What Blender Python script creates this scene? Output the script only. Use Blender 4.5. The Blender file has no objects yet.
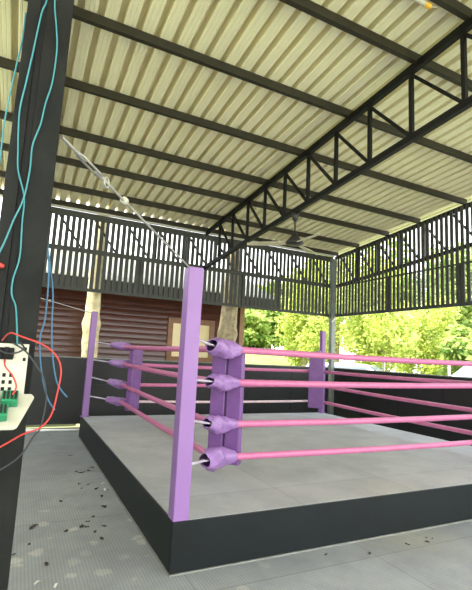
import bpy, math, random
from mathutils import Vector, Matrix
random.seed(7)
scn = bpy.context.scene
COL = scn.collection
PI = math.pi

# ------------------------------------------------------------------ materials
def srgb(r, g, b):
    def f(c):
        c /= 255.0
        return c / 12.92 if c <= 0.04045 else ((c + 0.055) / 1.055) ** 2.4
    return (f(r), f(g), f(b), 1.0)

def mat(name, c, rough=0.6, var=0.12, scale=6.0, bump=0.0, bscale=60.0, metal=0.0, spec=0.5, stretch=None):
    m = bpy.data.materials.new(name); m.use_nodes = True
    nt = m.node_tree; N = nt.nodes; L = nt.links
    p = N['Principled BSDF']
    p.inputs['Roughness'].default_value = rough
    p.inputs['Metallic'].default_value = metal
    p.inputs['Specular IOR Level'].default_value = spec
    geo = N.new('ShaderNodeNewGeometry'); mp = N.new('ShaderNodeMapping')
    if stretch: mp.inputs['Scale'].default_value = stretch
    L.new(geo.outputs['Position'], mp.inputs['Vector'])
    nz = N.new('ShaderNodeTexNoise'); nz.inputs['Scale'].default_value = scale; nz.inputs['Detail'].default_value = 5
    L.new(mp.outputs['Vector'], nz.inputs['Vector'])
    cr = N.new('ShaderNodeValToRGB')
    cr.color_ramp.elements[0].position = 0.3; cr.color_ramp.elements[1].position = 0.7
    cr.color_ramp.elements[0].color = tuple(x * (1 - var) for x in c[:3]) + (1,)
    cr.color_ramp.elements[1].color = tuple(min(1, x * (1 + var)) for x in c[:3]) + (1,)
    L.new(nz.outputs['Fac'], cr.inputs['Fac']); L.new(cr.outputs['Color'], p.inputs['Base Color'])
    if bump:
        n2 = N.new('ShaderNodeTexNoise'); n2.inputs['Scale'].default_value = bscale
        L.new(mp.outputs['Vector'], n2.inputs['Vector'])
        bp = N.new('ShaderNodeBump'); bp.inputs['Strength'].default_value = bump; bp.inputs['Distance'].default_value = 0.01
        L.new(n2.outputs['Fac'], bp.inputs['Height']); L.new(bp.outputs['Normal'], p.inputs['Normal'])
    return m

def mat_rubber(name, c, tile, stain):
    """grey rubber mats: tiles with seams, diamond tread, dusty patches"""
    m = bpy.data.materials.new(name); m.use_nodes = True
    nt = m.node_tree; N = nt.nodes; L = nt.links
    p = N['Principled BSDF']; p.inputs['Roughness'].default_value = 0.62; p.inputs['Specular IOR Level'].default_value = 0.4
    geo = N.new('ShaderNodeNewGeometry')
    br = N.new('ShaderNodeTexBrick')
    br.offset = 0.0; br.squash = 1.0
    br.inputs['Scale'].default_value = 1.0
    br.inputs['Brick Width'].default_value = tile; br.inputs['Row Height'].default_value = tile
    br.inputs['Mortar Size'].default_value = 0.006; br.inputs['Mortar Smooth'].default_value = 0.3
    br.inputs['Color1'].default_value = tuple(x * 1.06 for x in c[:3]) + (1,)
    br.inputs['Color2'].default_value = tuple(x * 0.93 for x in c[:3]) + (1,)
    br.inputs['Mortar'].default_value = tuple(x * 0.74 for x in c[:3]) + (1,)
    off = N.new('ShaderNodeMapping'); off.inputs['Location'].default_value = (0.32, 0.28, 0)
    L.new(geo.outputs['Position'], off.inputs['Vector']); L.new(off.outputs['Vector'], br.inputs['Vector'])
    # dust
    nz = N.new('ShaderNodeTexNoise'); nz.inputs['Scale'].default_value = 2.2; nz.inputs['Detail'].default_value = 8; nz.inputs['Roughness'].default_value = 0.65
    L.new(geo.outputs['Position'], nz.inputs['Vector'])
    rp = N.new('ShaderNodeValToRGB'); rp.color_ramp.elements[0].position = 0.35; rp.color_ramp.elements[1].position = 0.72
    rp.color_ramp.elements[0].color = (0.86, 0.86, 0.87, 1); rp.color_ramp.elements[1].color = (1.16, 1.16, 1.14, 1)
    L.new(nz.outputs['Fac'], rp.inputs['Fac'])
    mx = N.new('ShaderNodeMix'); mx.data_type = 'RGBA'; mx.blend_type = 'MULTIPLY'; mx.inputs[0].default_value = 1
    L.new(br.outputs['Color'], mx.inputs[6]); L.new(rp.outputs['Color'], mx.inputs[7])
    # pale dried splash marks
    vo = N.new('ShaderNodeTexVoronoi'); vo.inputs['Scale'].default_value = 5.5
    w = N.new('ShaderNodeTexNoise'); w.inputs['Scale'].default_value = 9
    L.new(geo.outputs['Position'], w.inputs['Vector'])
    ad = N.new('ShaderNodeMix'); ad.data_type = 'VECTOR'; ad.inputs[0].default_value = 0.10
    L.new(geo.outputs['Position'], ad.inputs[4]); L.new(w.outputs['Color'], ad.inputs[5])
    L.new(ad.outputs[1], vo.inputs['Vector'])
    r2 = N.new('ShaderNodeValToRGB'); r2.color_ramp.elements[0].position = 0.20; r2.color_ramp.elements[1].position = 0.30
    r2.color_ramp.elements[0].color = (1, 1, 1, 1); r2.color_ramp.elements[1].color = (0, 0, 0, 1)
    L.new(vo.outputs['Distance'], r2.inputs['Fac'])
    n3 = N.new('ShaderNodeTexNoise'); n3.inputs['Scale'].default_value = 1.1
    L.new(geo.outputs['Position'], n3.inputs['Vector'])
    r3 = N.new('ShaderNodeValToRGB'); r3.color_ramp.elements[0].position = 0.34; r3.color_ramp.elements[1].position = 0.50
    L.new(n3.outputs['Fac'], r3.inputs['Fac'])
    mm = N.new('ShaderNodeMath'); mm.operation = 'MULTIPLY'
    L.new(r2.outputs['Color'], mm.inputs[0]); L.new(r3.outputs['Color'], mm.inputs[1])
    vs0 = N.new('ShaderNodeVectorMath'); vs0.operation = 'DISTANCE'; vs0.inputs[1].default_value = (0.5, 3.3, 0.0)
    L.new(geo.outputs['Position'], vs0.inputs[0])
    rs = N.new('ShaderNodeValToRGB'); rs.color_ramp.elements[0].position = 0.55; rs.color_ramp.elements[1].position = 1.0
    rs.color_ramp.elements[0].color = (1, 1, 1, 1); rs.color_ramp.elements[1].color = (0.06, 0.06, 0.06, 1)
    ms = N.new('ShaderNodeMath'); ms.operation = 'MULTIPLY'; ms.inputs[1].default_value = 0.62
    L.new(vs0.outputs['Value'], ms.inputs[0]); L.new(ms.outputs[0], rs.inputs['Fac'])
    m1 = N.new('ShaderNodeMath'); m1.operation = 'MULTIPLY'; L.new(mm.outputs[0], m1.inputs[0]); L.new(rs.outputs['Color'], m1.inputs[1])
    m2 = N.new('ShaderNodeMath'); m2.operation = 'MULTIPLY'; m2.inputs[1].default_value = stain
    L.new(m1.outputs[0], m2.inputs[0])
    mx2 = N.new('ShaderNodeMix'); mx2.data_type = 'RGBA'
    L.new(m2.outputs[0], mx2.inputs[0]); L.new(mx.outputs[2], mx2.inputs[6]); mx2.inputs[7].default_value = srgb(206, 204, 190)
    # dusty patch
    vd = N.new('ShaderNodeVectorMath'); vd.operation = 'DISTANCE'; vd.inputs[1].default_value = (2.95, 2.72, 0.0)
    L.new(ad.outputs[1], vd.inputs[0])
    rd = N.new('ShaderNodeValToRGB'); rd.color_ramp.elements[0].position = 0.15; rd.color_ramp.elements[1].position = 0.6
    rd.color_ramp.elements[0].color = (0.55, 0.55, 0.55, 1); rd.color_ramp.elements[1].color = (0, 0, 0, 1)
    L.new(vd.outputs['Value'], rd.inputs['Fac'])
    dm = N.new('ShaderNodeMath'); dm.operation = 'MULTIPLY'; L.new(rd.outputs['Color'], dm.inputs[0]); L.new(nz.outputs['Fac'], dm.inputs[1])
    mxd = N.new('ShaderNodeMix'); mxd.data_type = 'RGBA'; L.new(dm.outputs[0], mxd.inputs[0]); L.new(mx2.outputs[2], mxd.inputs[6]); mxd.inputs[7].default_value = srgb(172, 162, 132)
    # diamond tread
    rot = N.new('ShaderNodeMapping'); rot.inputs['Rotation'].default_value = (0, 0, PI / 4)
    L.new(geo.outputs['Position'], rot.inputs['Vector'])
    ck = N.new('ShaderNodeTexChecker'); ck.inputs['Scale'].default_value = 62
    ck.inputs['Color1'].default_value = (1.10, 1.10, 1.10, 1); ck.inputs['Color2'].default_value = (0.88, 0.88, 0.88, 1)
    L.new(rot.outputs['Vector'], ck.inputs['Vector'])
    mx3 = N.new('ShaderNodeMix'); mx3.data_type = 'RGBA'; mx3.blend_type = 'MULTIPLY'; mx3.inputs[0].default_value = 1
    L.new(mxd.outputs[2], mx3.inputs[6]); L.new(ck.outputs['Color'], mx3.inputs[7])
    L.new(mx3.outputs[2], p.inputs['Base Color'])
    bp = N.new('ShaderNodeBump'); bp.inputs['Strength'].default_value = 0.25; bp.inputs['Distance'].default_value = 0.004
    L.new(ck.outputs['Fac'], bp.inputs['Height']); L.new(bp.outputs['Normal'], p.inputs['Normal'])
    return m

def mat_leaf(name, c, c2):
    m = bpy.data.materials.new(name); m.use_nodes = True
    nt = m.node_tree; N = nt.nodes; L = nt.links
    N.remove(N['Principled BSDF']); out = N['Material Output']
    geo = N.new('ShaderNodeNewGeometry')
    nz = N.new('ShaderNodeTexNoise'); nz.inputs['Scale'].default_value = 1.6; nz.inputs['Detail'].default_value = 4
    L.new(geo.outputs['Position'], nz.inputs['Vector'])
    ad = N.new('ShaderNodeMath'); ad.operation = 'MULTIPLY_ADD'; ad.inputs[1].default_value = 0.45; ad.inputs[2].default_value = -0.22
    L.new(geo.outputs['Random Per Island'], ad.inputs[0])
    sm = N.new('ShaderNodeMath'); sm.operation = 'ADD'
    L.new(nz.outputs['Fac'], sm.inputs[0]); L.new(ad.outputs[0], sm.inputs[1])
    cr = N.new('ShaderNodeValToRGB'); cr.color_ramp.elements[0].position = 0.3; cr.color_ramp.elements[1].position = 0.72
    cr.color_ramp.elements[0].color = c; cr.color_ramp.elements[1].color = c2
    L.new(sm.outputs[0], cr.inputs['Fac'])
    d = N.new('ShaderNodeBsdfDiffuse'); t = N.new('ShaderNodeBsdfTranslucent'); mix = N.new('ShaderNodeMixShader'); mix.inputs[0].default_value = 0.42
    L.new(cr.outputs['Color'], d.inputs['Color']); L.new(cr.outputs['Color'], t.inputs['Color'])
    L.new(d.outputs[0], mix.inputs[1]); L.new(t.outputs[0], mix.inputs[2]); L.new(mix.outputs[0], out.inputs['Surface'])
    return m

M = {}
M['floor'] = mat_rubber('grey_rubber_floor', srgb(152, 156, 157), 1.5, 0.55)
M['deck'] = mat_rubber('grey_rubber_deck', srgb(171, 173, 172), 1.25, 0.15)
M['black'] = mat('black_ring_board', srgb(17, 25, 25), 0.5, 0.2, 3, 0.06, 40, 0, 0.3)
M['trim'] = mat('pale_edge_strip', srgb(138, 139, 132), 0.6, 0.2, 8)
M['purple'] = mat('purple_paint', srgb(148, 108, 168), 0.45, 0.05, 5, 0.03, 50)
M['vinyl'] = mat('purple_vinyl', srgb(122, 82, 142), 0.38, 0.10, 9, 0.35, 26)
M['vinyl2'] = mat('purple_vinyl_sleeve', srgb(152, 114, 172), 0.36, 0.12, 22, 0.5, 55)
M['seam'] = mat('dark_seam', srgb(62, 40, 72), 0.7, 0.1)
M['pink'] = mat('pink_rope_cover', srgb(200, 112, 154), 0.36, 0.07, 14, 0.1, 40)
M['pale'] = mat('faded_rope_cover', srgb(226, 200, 206), 0.45, 0.07, 14)
M['steel'] = mat('galvanised_steel', srgb(178, 176, 168), 0.42, 0.15, 30, 0, 0, 0.35)
M['rod'] = mat('turnbuckle_rod', srgb(200, 190, 204), 0.35, 0.12, 30, 0, 0, 0.2)
M['truss'] = mat('black_painted_steel', srgb(14, 14, 11), 0.55, 0.2, 10, 0, 0, 0, 0.25)
M['purlin'] = mat('dull_olive_steel', srgb(50, 46, 35), 0.6, 0.15, 8, 0, 0, 0, 0.3)
M['roof'] = mat('cream_roof_sheet', srgb(246, 238, 206), 0.5, 0.03, 1.2, 0, 0, 0, 0.2)
M['slat'] = mat('dark_slat', srgb(58, 60, 54), 0.6, 0.15, 6)
M['wallblack'] = mat('black_wall_panel', srgb(36, 38, 36), 0.42, 0.15, 2.5, 0.03, 20, 0, 0.4)
M['wallcap'] = mat('grey_wall_cap', srgb(120, 122, 116), 0.5, 0.1)
M['fascia'] = mat('pale_fascia', srgb(188, 186, 174), 0.5, 0.08)
M['greypost'] = mat('grey_post', srgb(112, 118, 112), 0.5, 0.1)
M['column'] = mat('dark_column', srgb(29, 30, 27), 0.55, 0.4, 7, 0.05, 60, 0, 0.14)
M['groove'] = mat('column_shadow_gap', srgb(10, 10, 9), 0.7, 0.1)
M['teal'] = mat('teal_cable', srgb(58, 136, 142), 0.45, 0.08)
M['blue'] = mat('blue_cable', srgb(50, 98, 128), 0.45, 0.08)
M['red'] = mat('red_cable', srgb(200, 58, 52), 0.4, 0.06)
M['blackcable'] = mat('black_cable', srgb(50, 52, 52), 0.5, 0.1)
M['white'] = mat('white_plastic', srgb(196, 192, 174), 0.4, 0.06, 30)
M['hole'] = mat('dark_opening', srgb(30, 30, 28), 0.8, 0.1)
M['green'] = mat('green_terminal', srgb(36, 128, 86), 0.4, 0.15, 40)
M['wood'] = mat('varnished_brown_boards', srgb(84, 44, 30), 0.24, 0.30, 4, 0.25, 5, 0, 0.6, (0.35, 1, 5))
M['frame'] = mat('light_brown_wood', srgb(138, 98, 64), 0.45, 0.2, 6)
M['pane'] = mat('cream_blind', srgb(248, 230, 176), 0.35, 0.04)
M['hroof'] = mat('pale_grey_roof', srgb(190, 190, 182), 0.5, 0.1)
M['hroofdark'] = mat('grey_soffit', srgb(54, 54, 50), 0.6, 0.1)
M['bark'] = mat('pale_bark', srgb(216, 202, 158), 0.85, 0.35, 7, 0.7, 12)
M['bark2'] = mat('mottled_bark', srgb(160, 146, 116), 0.85, 0.45, 9, 0.7, 12)
M['leafbright'] = mat_leaf('bright_leaf', srgb(156, 174, 84), srgb(230, 234, 140))
M['leafgreen'] = mat_leaf('green_leaf', srgb(114, 144, 76), srgb(204, 216, 126))
M['leafgrey'] = mat_leaf('dull_leaf', srgb(124, 142, 98), srgb(196, 206, 156))
M['dry'] = mat('dry_leaf', srgb(70, 58, 48), 0.8, 0.35, 60)
M['scrap'] = mat('white_scrap', srgb(216, 214, 204), 0.6, 0.08)
M['carwhite'] = mat('white_car_paint', srgb(222, 224, 224), 0.25, 0.03)
M['carblue'] = mat('pale_blue_paint', srgb(186, 202, 220), 0.25, 0.03)
M['glass'] = mat('car_glass', srgb(120, 132, 140), 0.1, 0.05)
M['tyre'] = mat('tyre', srgb(34, 34, 34), 0.8, 0.1)
M['yellow'] = mat('yellow_cap', srgb(232, 178, 60), 0.4, 0.06)
M['blade'] = mat('fan_blade', srgb(206, 200, 170), 0.5, 0.05)
M['fanblack'] = mat('fan_black', srgb(40, 38, 34), 0.45, 0.1)
M['ground'] = mat('lawn_and_gravel', srgb(168, 174, 132), 0.9, 0.25, 0.9, 0.3, 8)
M['lightblock'] = mat('grey_light_block', srgb(150, 150, 143), 0.85, 0.12, 3)  # for the unseen wall added to block side light
M['lawn'] = mat('lawn_grass', srgb(132, 150, 78), 0.95, 0.25, 0.9, 0.3, 8)
M['kerb'] = mat('pale_kerb', srgb(214, 212, 200), 0.8, 0.08)

# ------------------------------------------------------------------ mesh builder
class MB:
    def __init__(s): s.v = []; s.f = []; s.smooth = False; s.sf = []
    def add(s, vs, fs, smooth=False):
        o = len(s.v); s.v += [Vector(v) for v in vs]
        for f in fs: s.f.append([i + o for i in f]); s.sf.append(smooth)
        return s
    def box(s, x0, x1, y0, y1, z0, z1):
        return s.add([(x0,y0,z0),(x1,y0,z0),(x1,y1,z0),(x0,y1,z0),(x0,y0,z1),(x1,y0,z1),(x1,y1,z1),(x0,y1,z1)],
              [(0,3,2,1),(4,5,6,7),(0,1,5,4),(1,2,6,5),(2,3,7,6),(3,0,4,7)])
    def obox(s, c, ax, ay, az):      # oriented box: centre + half axes
        c, ax, ay, az = map(Vector, (c, ax, ay, az))
        vs = [c + ax*i + ay*j + az*k for k in (-1,1) for (i,j) in ((-1,-1),(1,-1),(1,1),(-1,1))]
        return s.add(vs, [(0,3,2,1),(4,5,6,7),(0,1,5,4),(1,2,6,5),(2,3,7,6),(3,0,4,7)])
    def bar(s, a, b, w, h, up=(0,0,1)):   # rectangular bar a->b, w across, h along 'up'
        a, b = Vector(a), Vector(b); d = (b - a); l = d.length; d.normalize()
        side = d.cross(Vector(up)).normalized(); u = side.cross(d).normalized()
        return s.obox((a + b) / 2, d * (l / 2), side * (w / 2), u * (h / 2))
    def tube(s, pts, r, n=10, caps=True):
        pts = [Vector(p) for p in pts]; k = len(pts)
        R = r if isinstance(r, (list, tuple)) else [r] * k
        vs = []; prev = None
        for i, p in enumerate(pts):
            t = (pts[min(i+1,k-1)] - pts[max(i-1,0)]).normalized()
            if prev is None:
                ref = Vector((0,0,1)) if abs(t.z) < 0.9 else Vector((1,0,0))
                a = t.cross(ref).normalized()
            else:
                a = (prev - t * prev.dot(t)).normalized()
            prev = a; b = t.cross(a)
            for j in range(n):
                q = 2 * PI * j / n; vs.append(p + (a * math.cos(q) + b * math.sin(q)) * R[i])
        fs = [(i*n+j, i*n+(j+1)%n, (i+1)*n+(j+1)%n, (i+1)*n+j) for i in range(k-1) for j in range(n)]
        s.add(vs, fs, True)
        if caps:
            s.add(vs[:n][::-1], [tuple(range(n))]); s.add(vs[-n:], [tuple(range(n))])
        return s
    def lathe(s, c, prof, n=20):     # prof: (radius, z)
        c = Vector(c); vs = []
        for r, z in prof:
            for j in range(n):
                q = 2*PI*j/n; vs.append(c + Vector((r*math.cos(q), r*math.sin(q), z)))
        fs = [(i*n+j, i*n+(j+1)%n, (i+1)*n+(j+1)%n, (i+1)*n+j) for i in range(len(prof)-1) for j in range(n)]
        return s.add(vs, fs, True)

def smooth_path(pts, n=6):           # Catmull-Rom
    P = [Vector(p) for p in pts]; out = []
    for i in range(len(P) - 1):
        p0, p1, p2, p3 = P[max(i-1,0)], P[i], P[i+1], P[min(i+2,len(P)-1)]
        for k in range(n):
            t = k / n
            out.append(0.5 * ((2*p1) + (p2-p0)*t + (2*p0-5*p1+4*p2-p3)*t*t + (3*p1-p0-3*p2+p3)*t**3))
    out.append(P[-1]); return out

def make(name, mb, m, origin, bevel=0, solid=0):
    me = bpy.data.meshes.new(name)
    o = Vector(origin)
    me.from_pydata([v - o for v in mb.v], [], mb.f)
    for p, sm in zip(me.polygons, mb.sf): p.use_smooth = sm
    me.validate(); me.update()
    ob = bpy.data.objects.new(name, me); me.materials.append(m); COL.objects.link(ob)
    if solid:
        md = ob.modifiers.new('solid', 'SOLIDIFY'); md.thickness = solid; md.offset = 0
    if bevel:
        md = ob.modifiers.new('bevel', 'BEVEL'); md.width = bevel; md.segments = 2; md.limit_method = 'ANGLE'
    return ob

def base(mb):
    xs = [v.x for v in mb.v]; ys = [v.y for v in mb.v]; zs = [v.z for v in mb.v]
    return ((min(xs)+max(xs))/2, (min(ys)+max(ys))/2, min(zs))

def thing(name, label, cat, loc, group=None):
    o = bpy.data.objects.new(name, None); COL.objects.link(o); o.location = loc; o.empty_display_size = 0.1
    o['label'] = label; o['category'] = cat
    if group: o['group'] = group
    return o
ROOT = {}
def part(name, mb, m, parent, bevel=0, label=None, solid=0, kind=None):
    org = parent.location if parent.parent is None else parent.parent.location
    ob = make(name, mb, m, org, bevel, solid); ob.parent = parent
    if label: ob['label'] = label
    if kind: ob['kind'] = kind
    return ob
def single(name, mb, m, label, cat, group=None, bevel=0, origin=None, solid=0):
    ob = make(name, mb, m, origin or base(mb), bevel, solid); org = Vector(origin or base(mb)); ob.location = org
    ob['label'] = label; ob['category'] = cat
    if group: ob['group'] = group
    return ob
def struct(name, mb, m, label=None, bevel=0, solid=0, cat=None):
    org = Vector(base(mb)); ob = make(name, mb, m, org, bevel, solid); ob.location = org; ob['kind'] = 'structure'
    ob['label'] = label or name; ob['category'] = cat or name.split('_')[0]
    return ob

# ------------------------------------------------------------------ dimensions (metres)
X0, Y0, W, D, PH = 1.072, 2.987, 5.12, 4.985, 0.342       # ring platform
YB, XR = 8.963, 7.254                                     # back and right screens
ZS, S = 4.2235, 0.0848                                    # top of screens at the back, roof slope
def zr(y, off=0.0): return ZS + off + S * (YB - y)        # roof line
XL, YF = -3.0, -4.5                                       # roof edges, left and front extended out of view to hold back light

# ------------------------------------------------------------------ setting
mb = MB().box(XL, XR + 0.12, -4.8, YB - 0.04, -0.08, 0.0)
struct('floor', mb, M['floor'], 'grey diamond-tread rubber mat floor with pale splash marks', cat='floor')

# ground outside with a grassy bank rising behind the building
def sstep(t): t = max(0, min(1, t)); return t*t*(3-2*t)
def gh(x, y):
    a = sstep((y - 11.5) / 6.5) * sstep((x - 5.0) / 2.5 ) * (1 - sstep((x - 11.5 - 0.25 * (y - 12)) / 4))
    return -0.085 + 2.0 * a
def terrain(xa, xb, ya, yb, nx, ny):
    gx = [xa + (xb-xa) * i / nx for i in range(nx+1)]; gy = [ya + (yb-ya) * j / ny for j in range(ny+1)]
    return MB().add([(x, y, gh(x, y)) for y in gy for x in gx],
       [(j*(nx+1)+i, j*(nx+1)+i+1, (j+1)*(nx+1)+i+1, (j+1)*(nx+1)+i) for j in range(ny) for i in range(nx)], True)
struct('ground', terrain(-40, 60, -30, 10.4, 20, 10), M['ground'], 'pale sunlit yard around the open building', cat='ground')
struct('lawn', terrain(-40, 60, 10.4, 65, 90, 70), M['lawn'], 'sunlit green lawn rising behind the building', cat='lawn')

# roof sheet, trapezoidal ribs running front to back
pitch = 0.19
prof = [(0.0,0),(0.022,0.0),(0.026,0.004),(0.032,0.004),(0.036,0),(0.066,0.0),(0.070,0.004),(0.076,0.004),(0.080,0),(0.108,0.0),(0.112,0.006),(0.116,0.130),(0.182,0.130),(0.182,0.006)]
xs = []
k = 0
while XL + k * pitch < XR + 0.2:
    for a, b in prof: xs.append((XL + k*pitch + a, b + (0.004 if k % 4 == 0 and a > 0.1 else 0)))
    k += 1
mb = MB(); ZP = 0.125
vs = []
ye = YB + 0.12
for y in (YF, ye):
    for x, b in xs: vs.append((x, y, zr(y, ZP) + b))
n = len(xs)
mb.add(vs, [(i, i+1, n+i+1, n+i) for i in range(n-1)])
struct('ceiling', mb, M['roof'], 'ribbed cream metal roof sheeting above the purlins', solid=0.002, cat='roof')

# purlins
pys = [(8.92,'close along the back screen'),(8.13,'second from the back screen'),(7.15,'third from the back screen'),(6.28,'fourth from the back screen'),(5.2,'fifth from the back screen'),(4.13,'sixth from the back screen'),(3.05,'seventh from the back screen'),(2.42,'crossing the very top right corner above the lamp tube'),(1.3,'outside the frame, just past the near column'),(0.2,'outside the frame, directly over the camera'),(-0.9,'just behind the camera'),(-2.0,'second behind the camera'),(-3.1,'third behind the camera'),(-4.3,'at the open front edge')]
for y, d in pys:
    mb = MB(); z0 = zr(y, 0.025)
    h, w, t = 0.098, 0.055, 0.008
    mb.box(XL, XR+0.1, y - w/2, y + w/2, z0, z0 + t); mb.box(XL, XR+0.1, y - w/2, y - w/2 + t, z0 + t, z0 + h)
    mb.box(XL, XR+0.1, y - w/2 + t, y + w/2, z0 + h - t, z0 + h); mb.box(XL, XR+0.1, y + w/2 - t, y + w/2, z0 + t, z0 + 0.025)
    single('roof_purlin', mb, M['purlin'], 'dark steel roof purlin running crosswise, ' + d, 'roof beam', 'purlins under the roof sheeting')

# trusses
def truss(x, ys, label, y_end, w=0.06, htop=0.0, drop=0.79, axis='y', group=None, thin=0.042):
    """lattice along y at x : top chord at roof line, bottom chord drop below"""
    t = thing('roof_truss', label, 'roof truss', (x, y_end, zr(y_end) - drop), group)
    a, b = ys[0] - 0.6, y_end
    part('top_chord', MB().bar((x,a,zr(a)), (x,b,zr(b)), w, 0.09), M['truss'], t)
    part('bottom_chord', MB().bar((x,a,zr(a)-drop), (x,b,zr(b)-drop), w, 0.075), M['truss'], t)
    for i, y in enumerate(ys):
        part('vertical', MB().bar((x,y,zr(y)-drop+0.035), (x,y,zr(y)-0.045), thin, thin, (0,1,0)), M['truss'], t)
        if i: part('diagonal', MB().bar((x,y,zr(y)-0.05), (x,ys[i-1]+0.03,zr(ys[i-1])-drop+0.045), thin*0.85, thin*0.85, (1,0,0)), M['truss'], t)
    return t
truss(3.56, [2.5 + 0.63*i - 0.63*10 for i in range(20)], 'black open-web roof truss spanning above the ring toward the back screen', YB - 0.02, drop=0.80)
# screens : back (facing y) and right (facing x)
SL = 2.645      # lower edge
def slat_screen(side):
    back = side == 'back'
    lab = 'dark vertical-slat screen with lattice girder above the back half wall' if back else 'dark vertical-slat screen with lattice girder above the right half wall'
    t = thing('slat_screen', lab, 'screen', ((3.6, YB, SL) if back else (XR, 4.9, SL)))
    P = lambda u, v, z: (u, YB + v, z) if back else (XR + v, u, z)    # u along, v outwards
    top = (lambda u: ZS) if back else (lambda u: zr(u))
    u0, u1 = (0.02, XR - 0.02) if back else (0.2, YB - 0.03)
    def pb(b, ua, ub, va, vb, za, zb):
        if back: b.box(ua, ub, YB+va, YB+vb, za, zb)
        else: b.box(XR+va, XR+vb, ua, ub, za, zb)
    # slats : one mesh as a pattern
    b = MB(); p = 0.111; u = u0
    while u < u1:
        pb(b, u, u + (0.073 if back else 0.067), 0.0, 0.022, SL, top(u + 0.03) - 0.01); u += p
    part('slat_panel', b, M['slat'], t)
    b = MB(); pb(b, u0, u1, -0.012, 0.03, SL - 0.03, SL + 0.035); part('bottom_rail', b, M['slat'], t)
    b = MB(); pb(b, u0, u1, -0.01, 0.035, 3.385 if back else 3.40, 3.475 if back else 3.43); part('middle_rail', b, M['slat'], t)
    if back:
        b = MB(); pb(b, u0, u1, -0.01, 0.03, ZS - 0.14, ZS - 0.012); part('top_rail', b, M['slat'], t)
    # lattice behind the slats
    v = 0.075
    def bar(a, c, w, h): return MB().bar(a, c, w, h, (0,1,0) if back else (1,0,0))
    if back:
        part('top_chord', bar(P(u0, v, ZS-0.04), P(u1, v, ZS-0.04), 0.07, 0.05), M['truss'], t)
        part('bottom_chord', bar(P(u0, v, 3.44), P(u1, v, 3.44), 0.06, 0.05), M['truss'], t)
        nodes = [0.39 + 0.686*i for i in range(11)]
    else:
        part('top_chord', bar(P(u0, v, zr(u0)-0.02), P(u1, v, zr(u1)-0.02), 0.09, 0.05), M['truss'], t)
        part('bottom_chord', bar(P(u0, v, zr(u0)-0.795), P(u1, v, zr(u1)-0.795), 0.075, 0.05), M['truss'], t)
        nodes = [8.76 - 0.655*i for i in range(13)]
    for i, u in enumerate(nodes):
        zt = (ZS if back else zr(u)) - 0.05
        un = u + (0.56 if back else -0.52)
        zb = 3.45 if back else zr(un) - 0.76
        if (un < u1 if back else un > u0):
            part('diagonal', bar(P(u, v, zt), P(un, v, zb), 0.035, 0.035), M['truss'], t)
        part('vertical', bar(P(u, v, zt), P(u, v, (3.45 if back else zr(u)-0.76)), 0.035, 0.035), M['truss'], t)
    # frame posts
    for u in ((2.1, 4.55, 5.6) if back else (7.09, 5.32, 3.5, 1.7)):
        b = MB(); pb(b, u - 0.045, u + 0.045, 0.023, 0.06, SL, 3.42); part('frame_post', b, M['slat'], t)
    if not back:
        for u in (8.08, 6.13, 4.18, 2.2):
            b = MB(); pb(b, u - 0.05, u + 0.05, 0.023, 0.06, zr(u) - 0.78, zr(u) - 0.03); part('frame_post', b, M['slat'], t)
    return t
slat_screen('back'); slat_screen('right')
# pale flashing along the top of the back screen
single('roof_flashing', MB().box(XL, XR - 0.03, YB - 0.055, YB - 0.015, ZS - 0.01, ZS + 0.085), M['fascia'], 'pale grey strip along the top edge of the back slat screen', 'flashing')

# half walls
mb = MB()
for i in range(6):
    a = 0.02 + i * 1.2
    mb.box(a + 0.004, min(a + 1.196, XR - 0.08), YB, YB + 0.06, 0.055, 0.80)
    mb.box(a + 0.004, min(a + 1.196, XR - 0.08), YB, YB + 0.06, 0.81, 1.298)
mb.box(0.02, XR - 0.08, YB + 0.01, YB + 0.05, 0.06, 1.29)
struct('wall_back', mb, M['wallblack'], 'black half-height panel wall at the back', cat='wall')
struct('trim_1', MB().box(0.02, XR - 0.08, YB - 0.012, YB + 0.072, 1.2985, 1.318), M['wallcap'], 'grey capping on the back half wall', cat='trim')
mb = MB()
for i in range(8):
    a = 0.2 + i * 1.1
    b = min(a + 1.096, YB - 0.02)
    mb.box(XR, XR + 0.06, a + 0.004, b, 0.02, 0.80); mb.box(XR, XR + 0.06, a + 0.004, b, 0.81, 1.298)
mb.box(XR + 0.01, XR + 0.05, 0.2, YB - 0.02, 0.0, 1.29)
struct('wall_right', mb, M['wallblack'], 'black half-height panel wall on the right', cat='wall')
struct('trim_2', MB().box(XR - 0.012, XR + 0.072, 0.2, YB - 0.02, 1.2985, 1.318), M['wallcap'], 'grey capping on the right half wall', cat='trim')

# unseen wall added under the left roof edge to block low side light
struct('wall_left', MB().box(-2.35, -2.2, -1.0, 9.6, -0.08, 3.0), M['lightblock'], 'plain grey wall added outside the frame to block light from the left', cat='wall')
# corner post
t = thing('corner_column', 'grey square steel column in the far corner where the two slat screens meet', 'column', (XR - 0.04, YB - 0.02, 0))
part('shaft', MB().box(XR - 0.135, XR - 0.02, YB - 0.13, YB - 0.014, 0, 4.14), M['greypost'], t, 0.006)
part('strap', MB().bar((XR - 0.14, YB - 0.14, 2.47), (XR + 0.06, YB - 0.14, 2.68), 0.012, 0.03), M['white'], t, label='short white diagonal strap')
# hidden-end column on the left end of the back wall
t = thing('end_column', 'dark steel column at the left end of the back wall, behind the near column', 'column', (-0.05, YB, 0))
part('shaft', MB().box(-0.11, 0.0, YB - 0.02, YB + 0.09, 0, 4.2), M['column'], t, 0.006)

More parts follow.
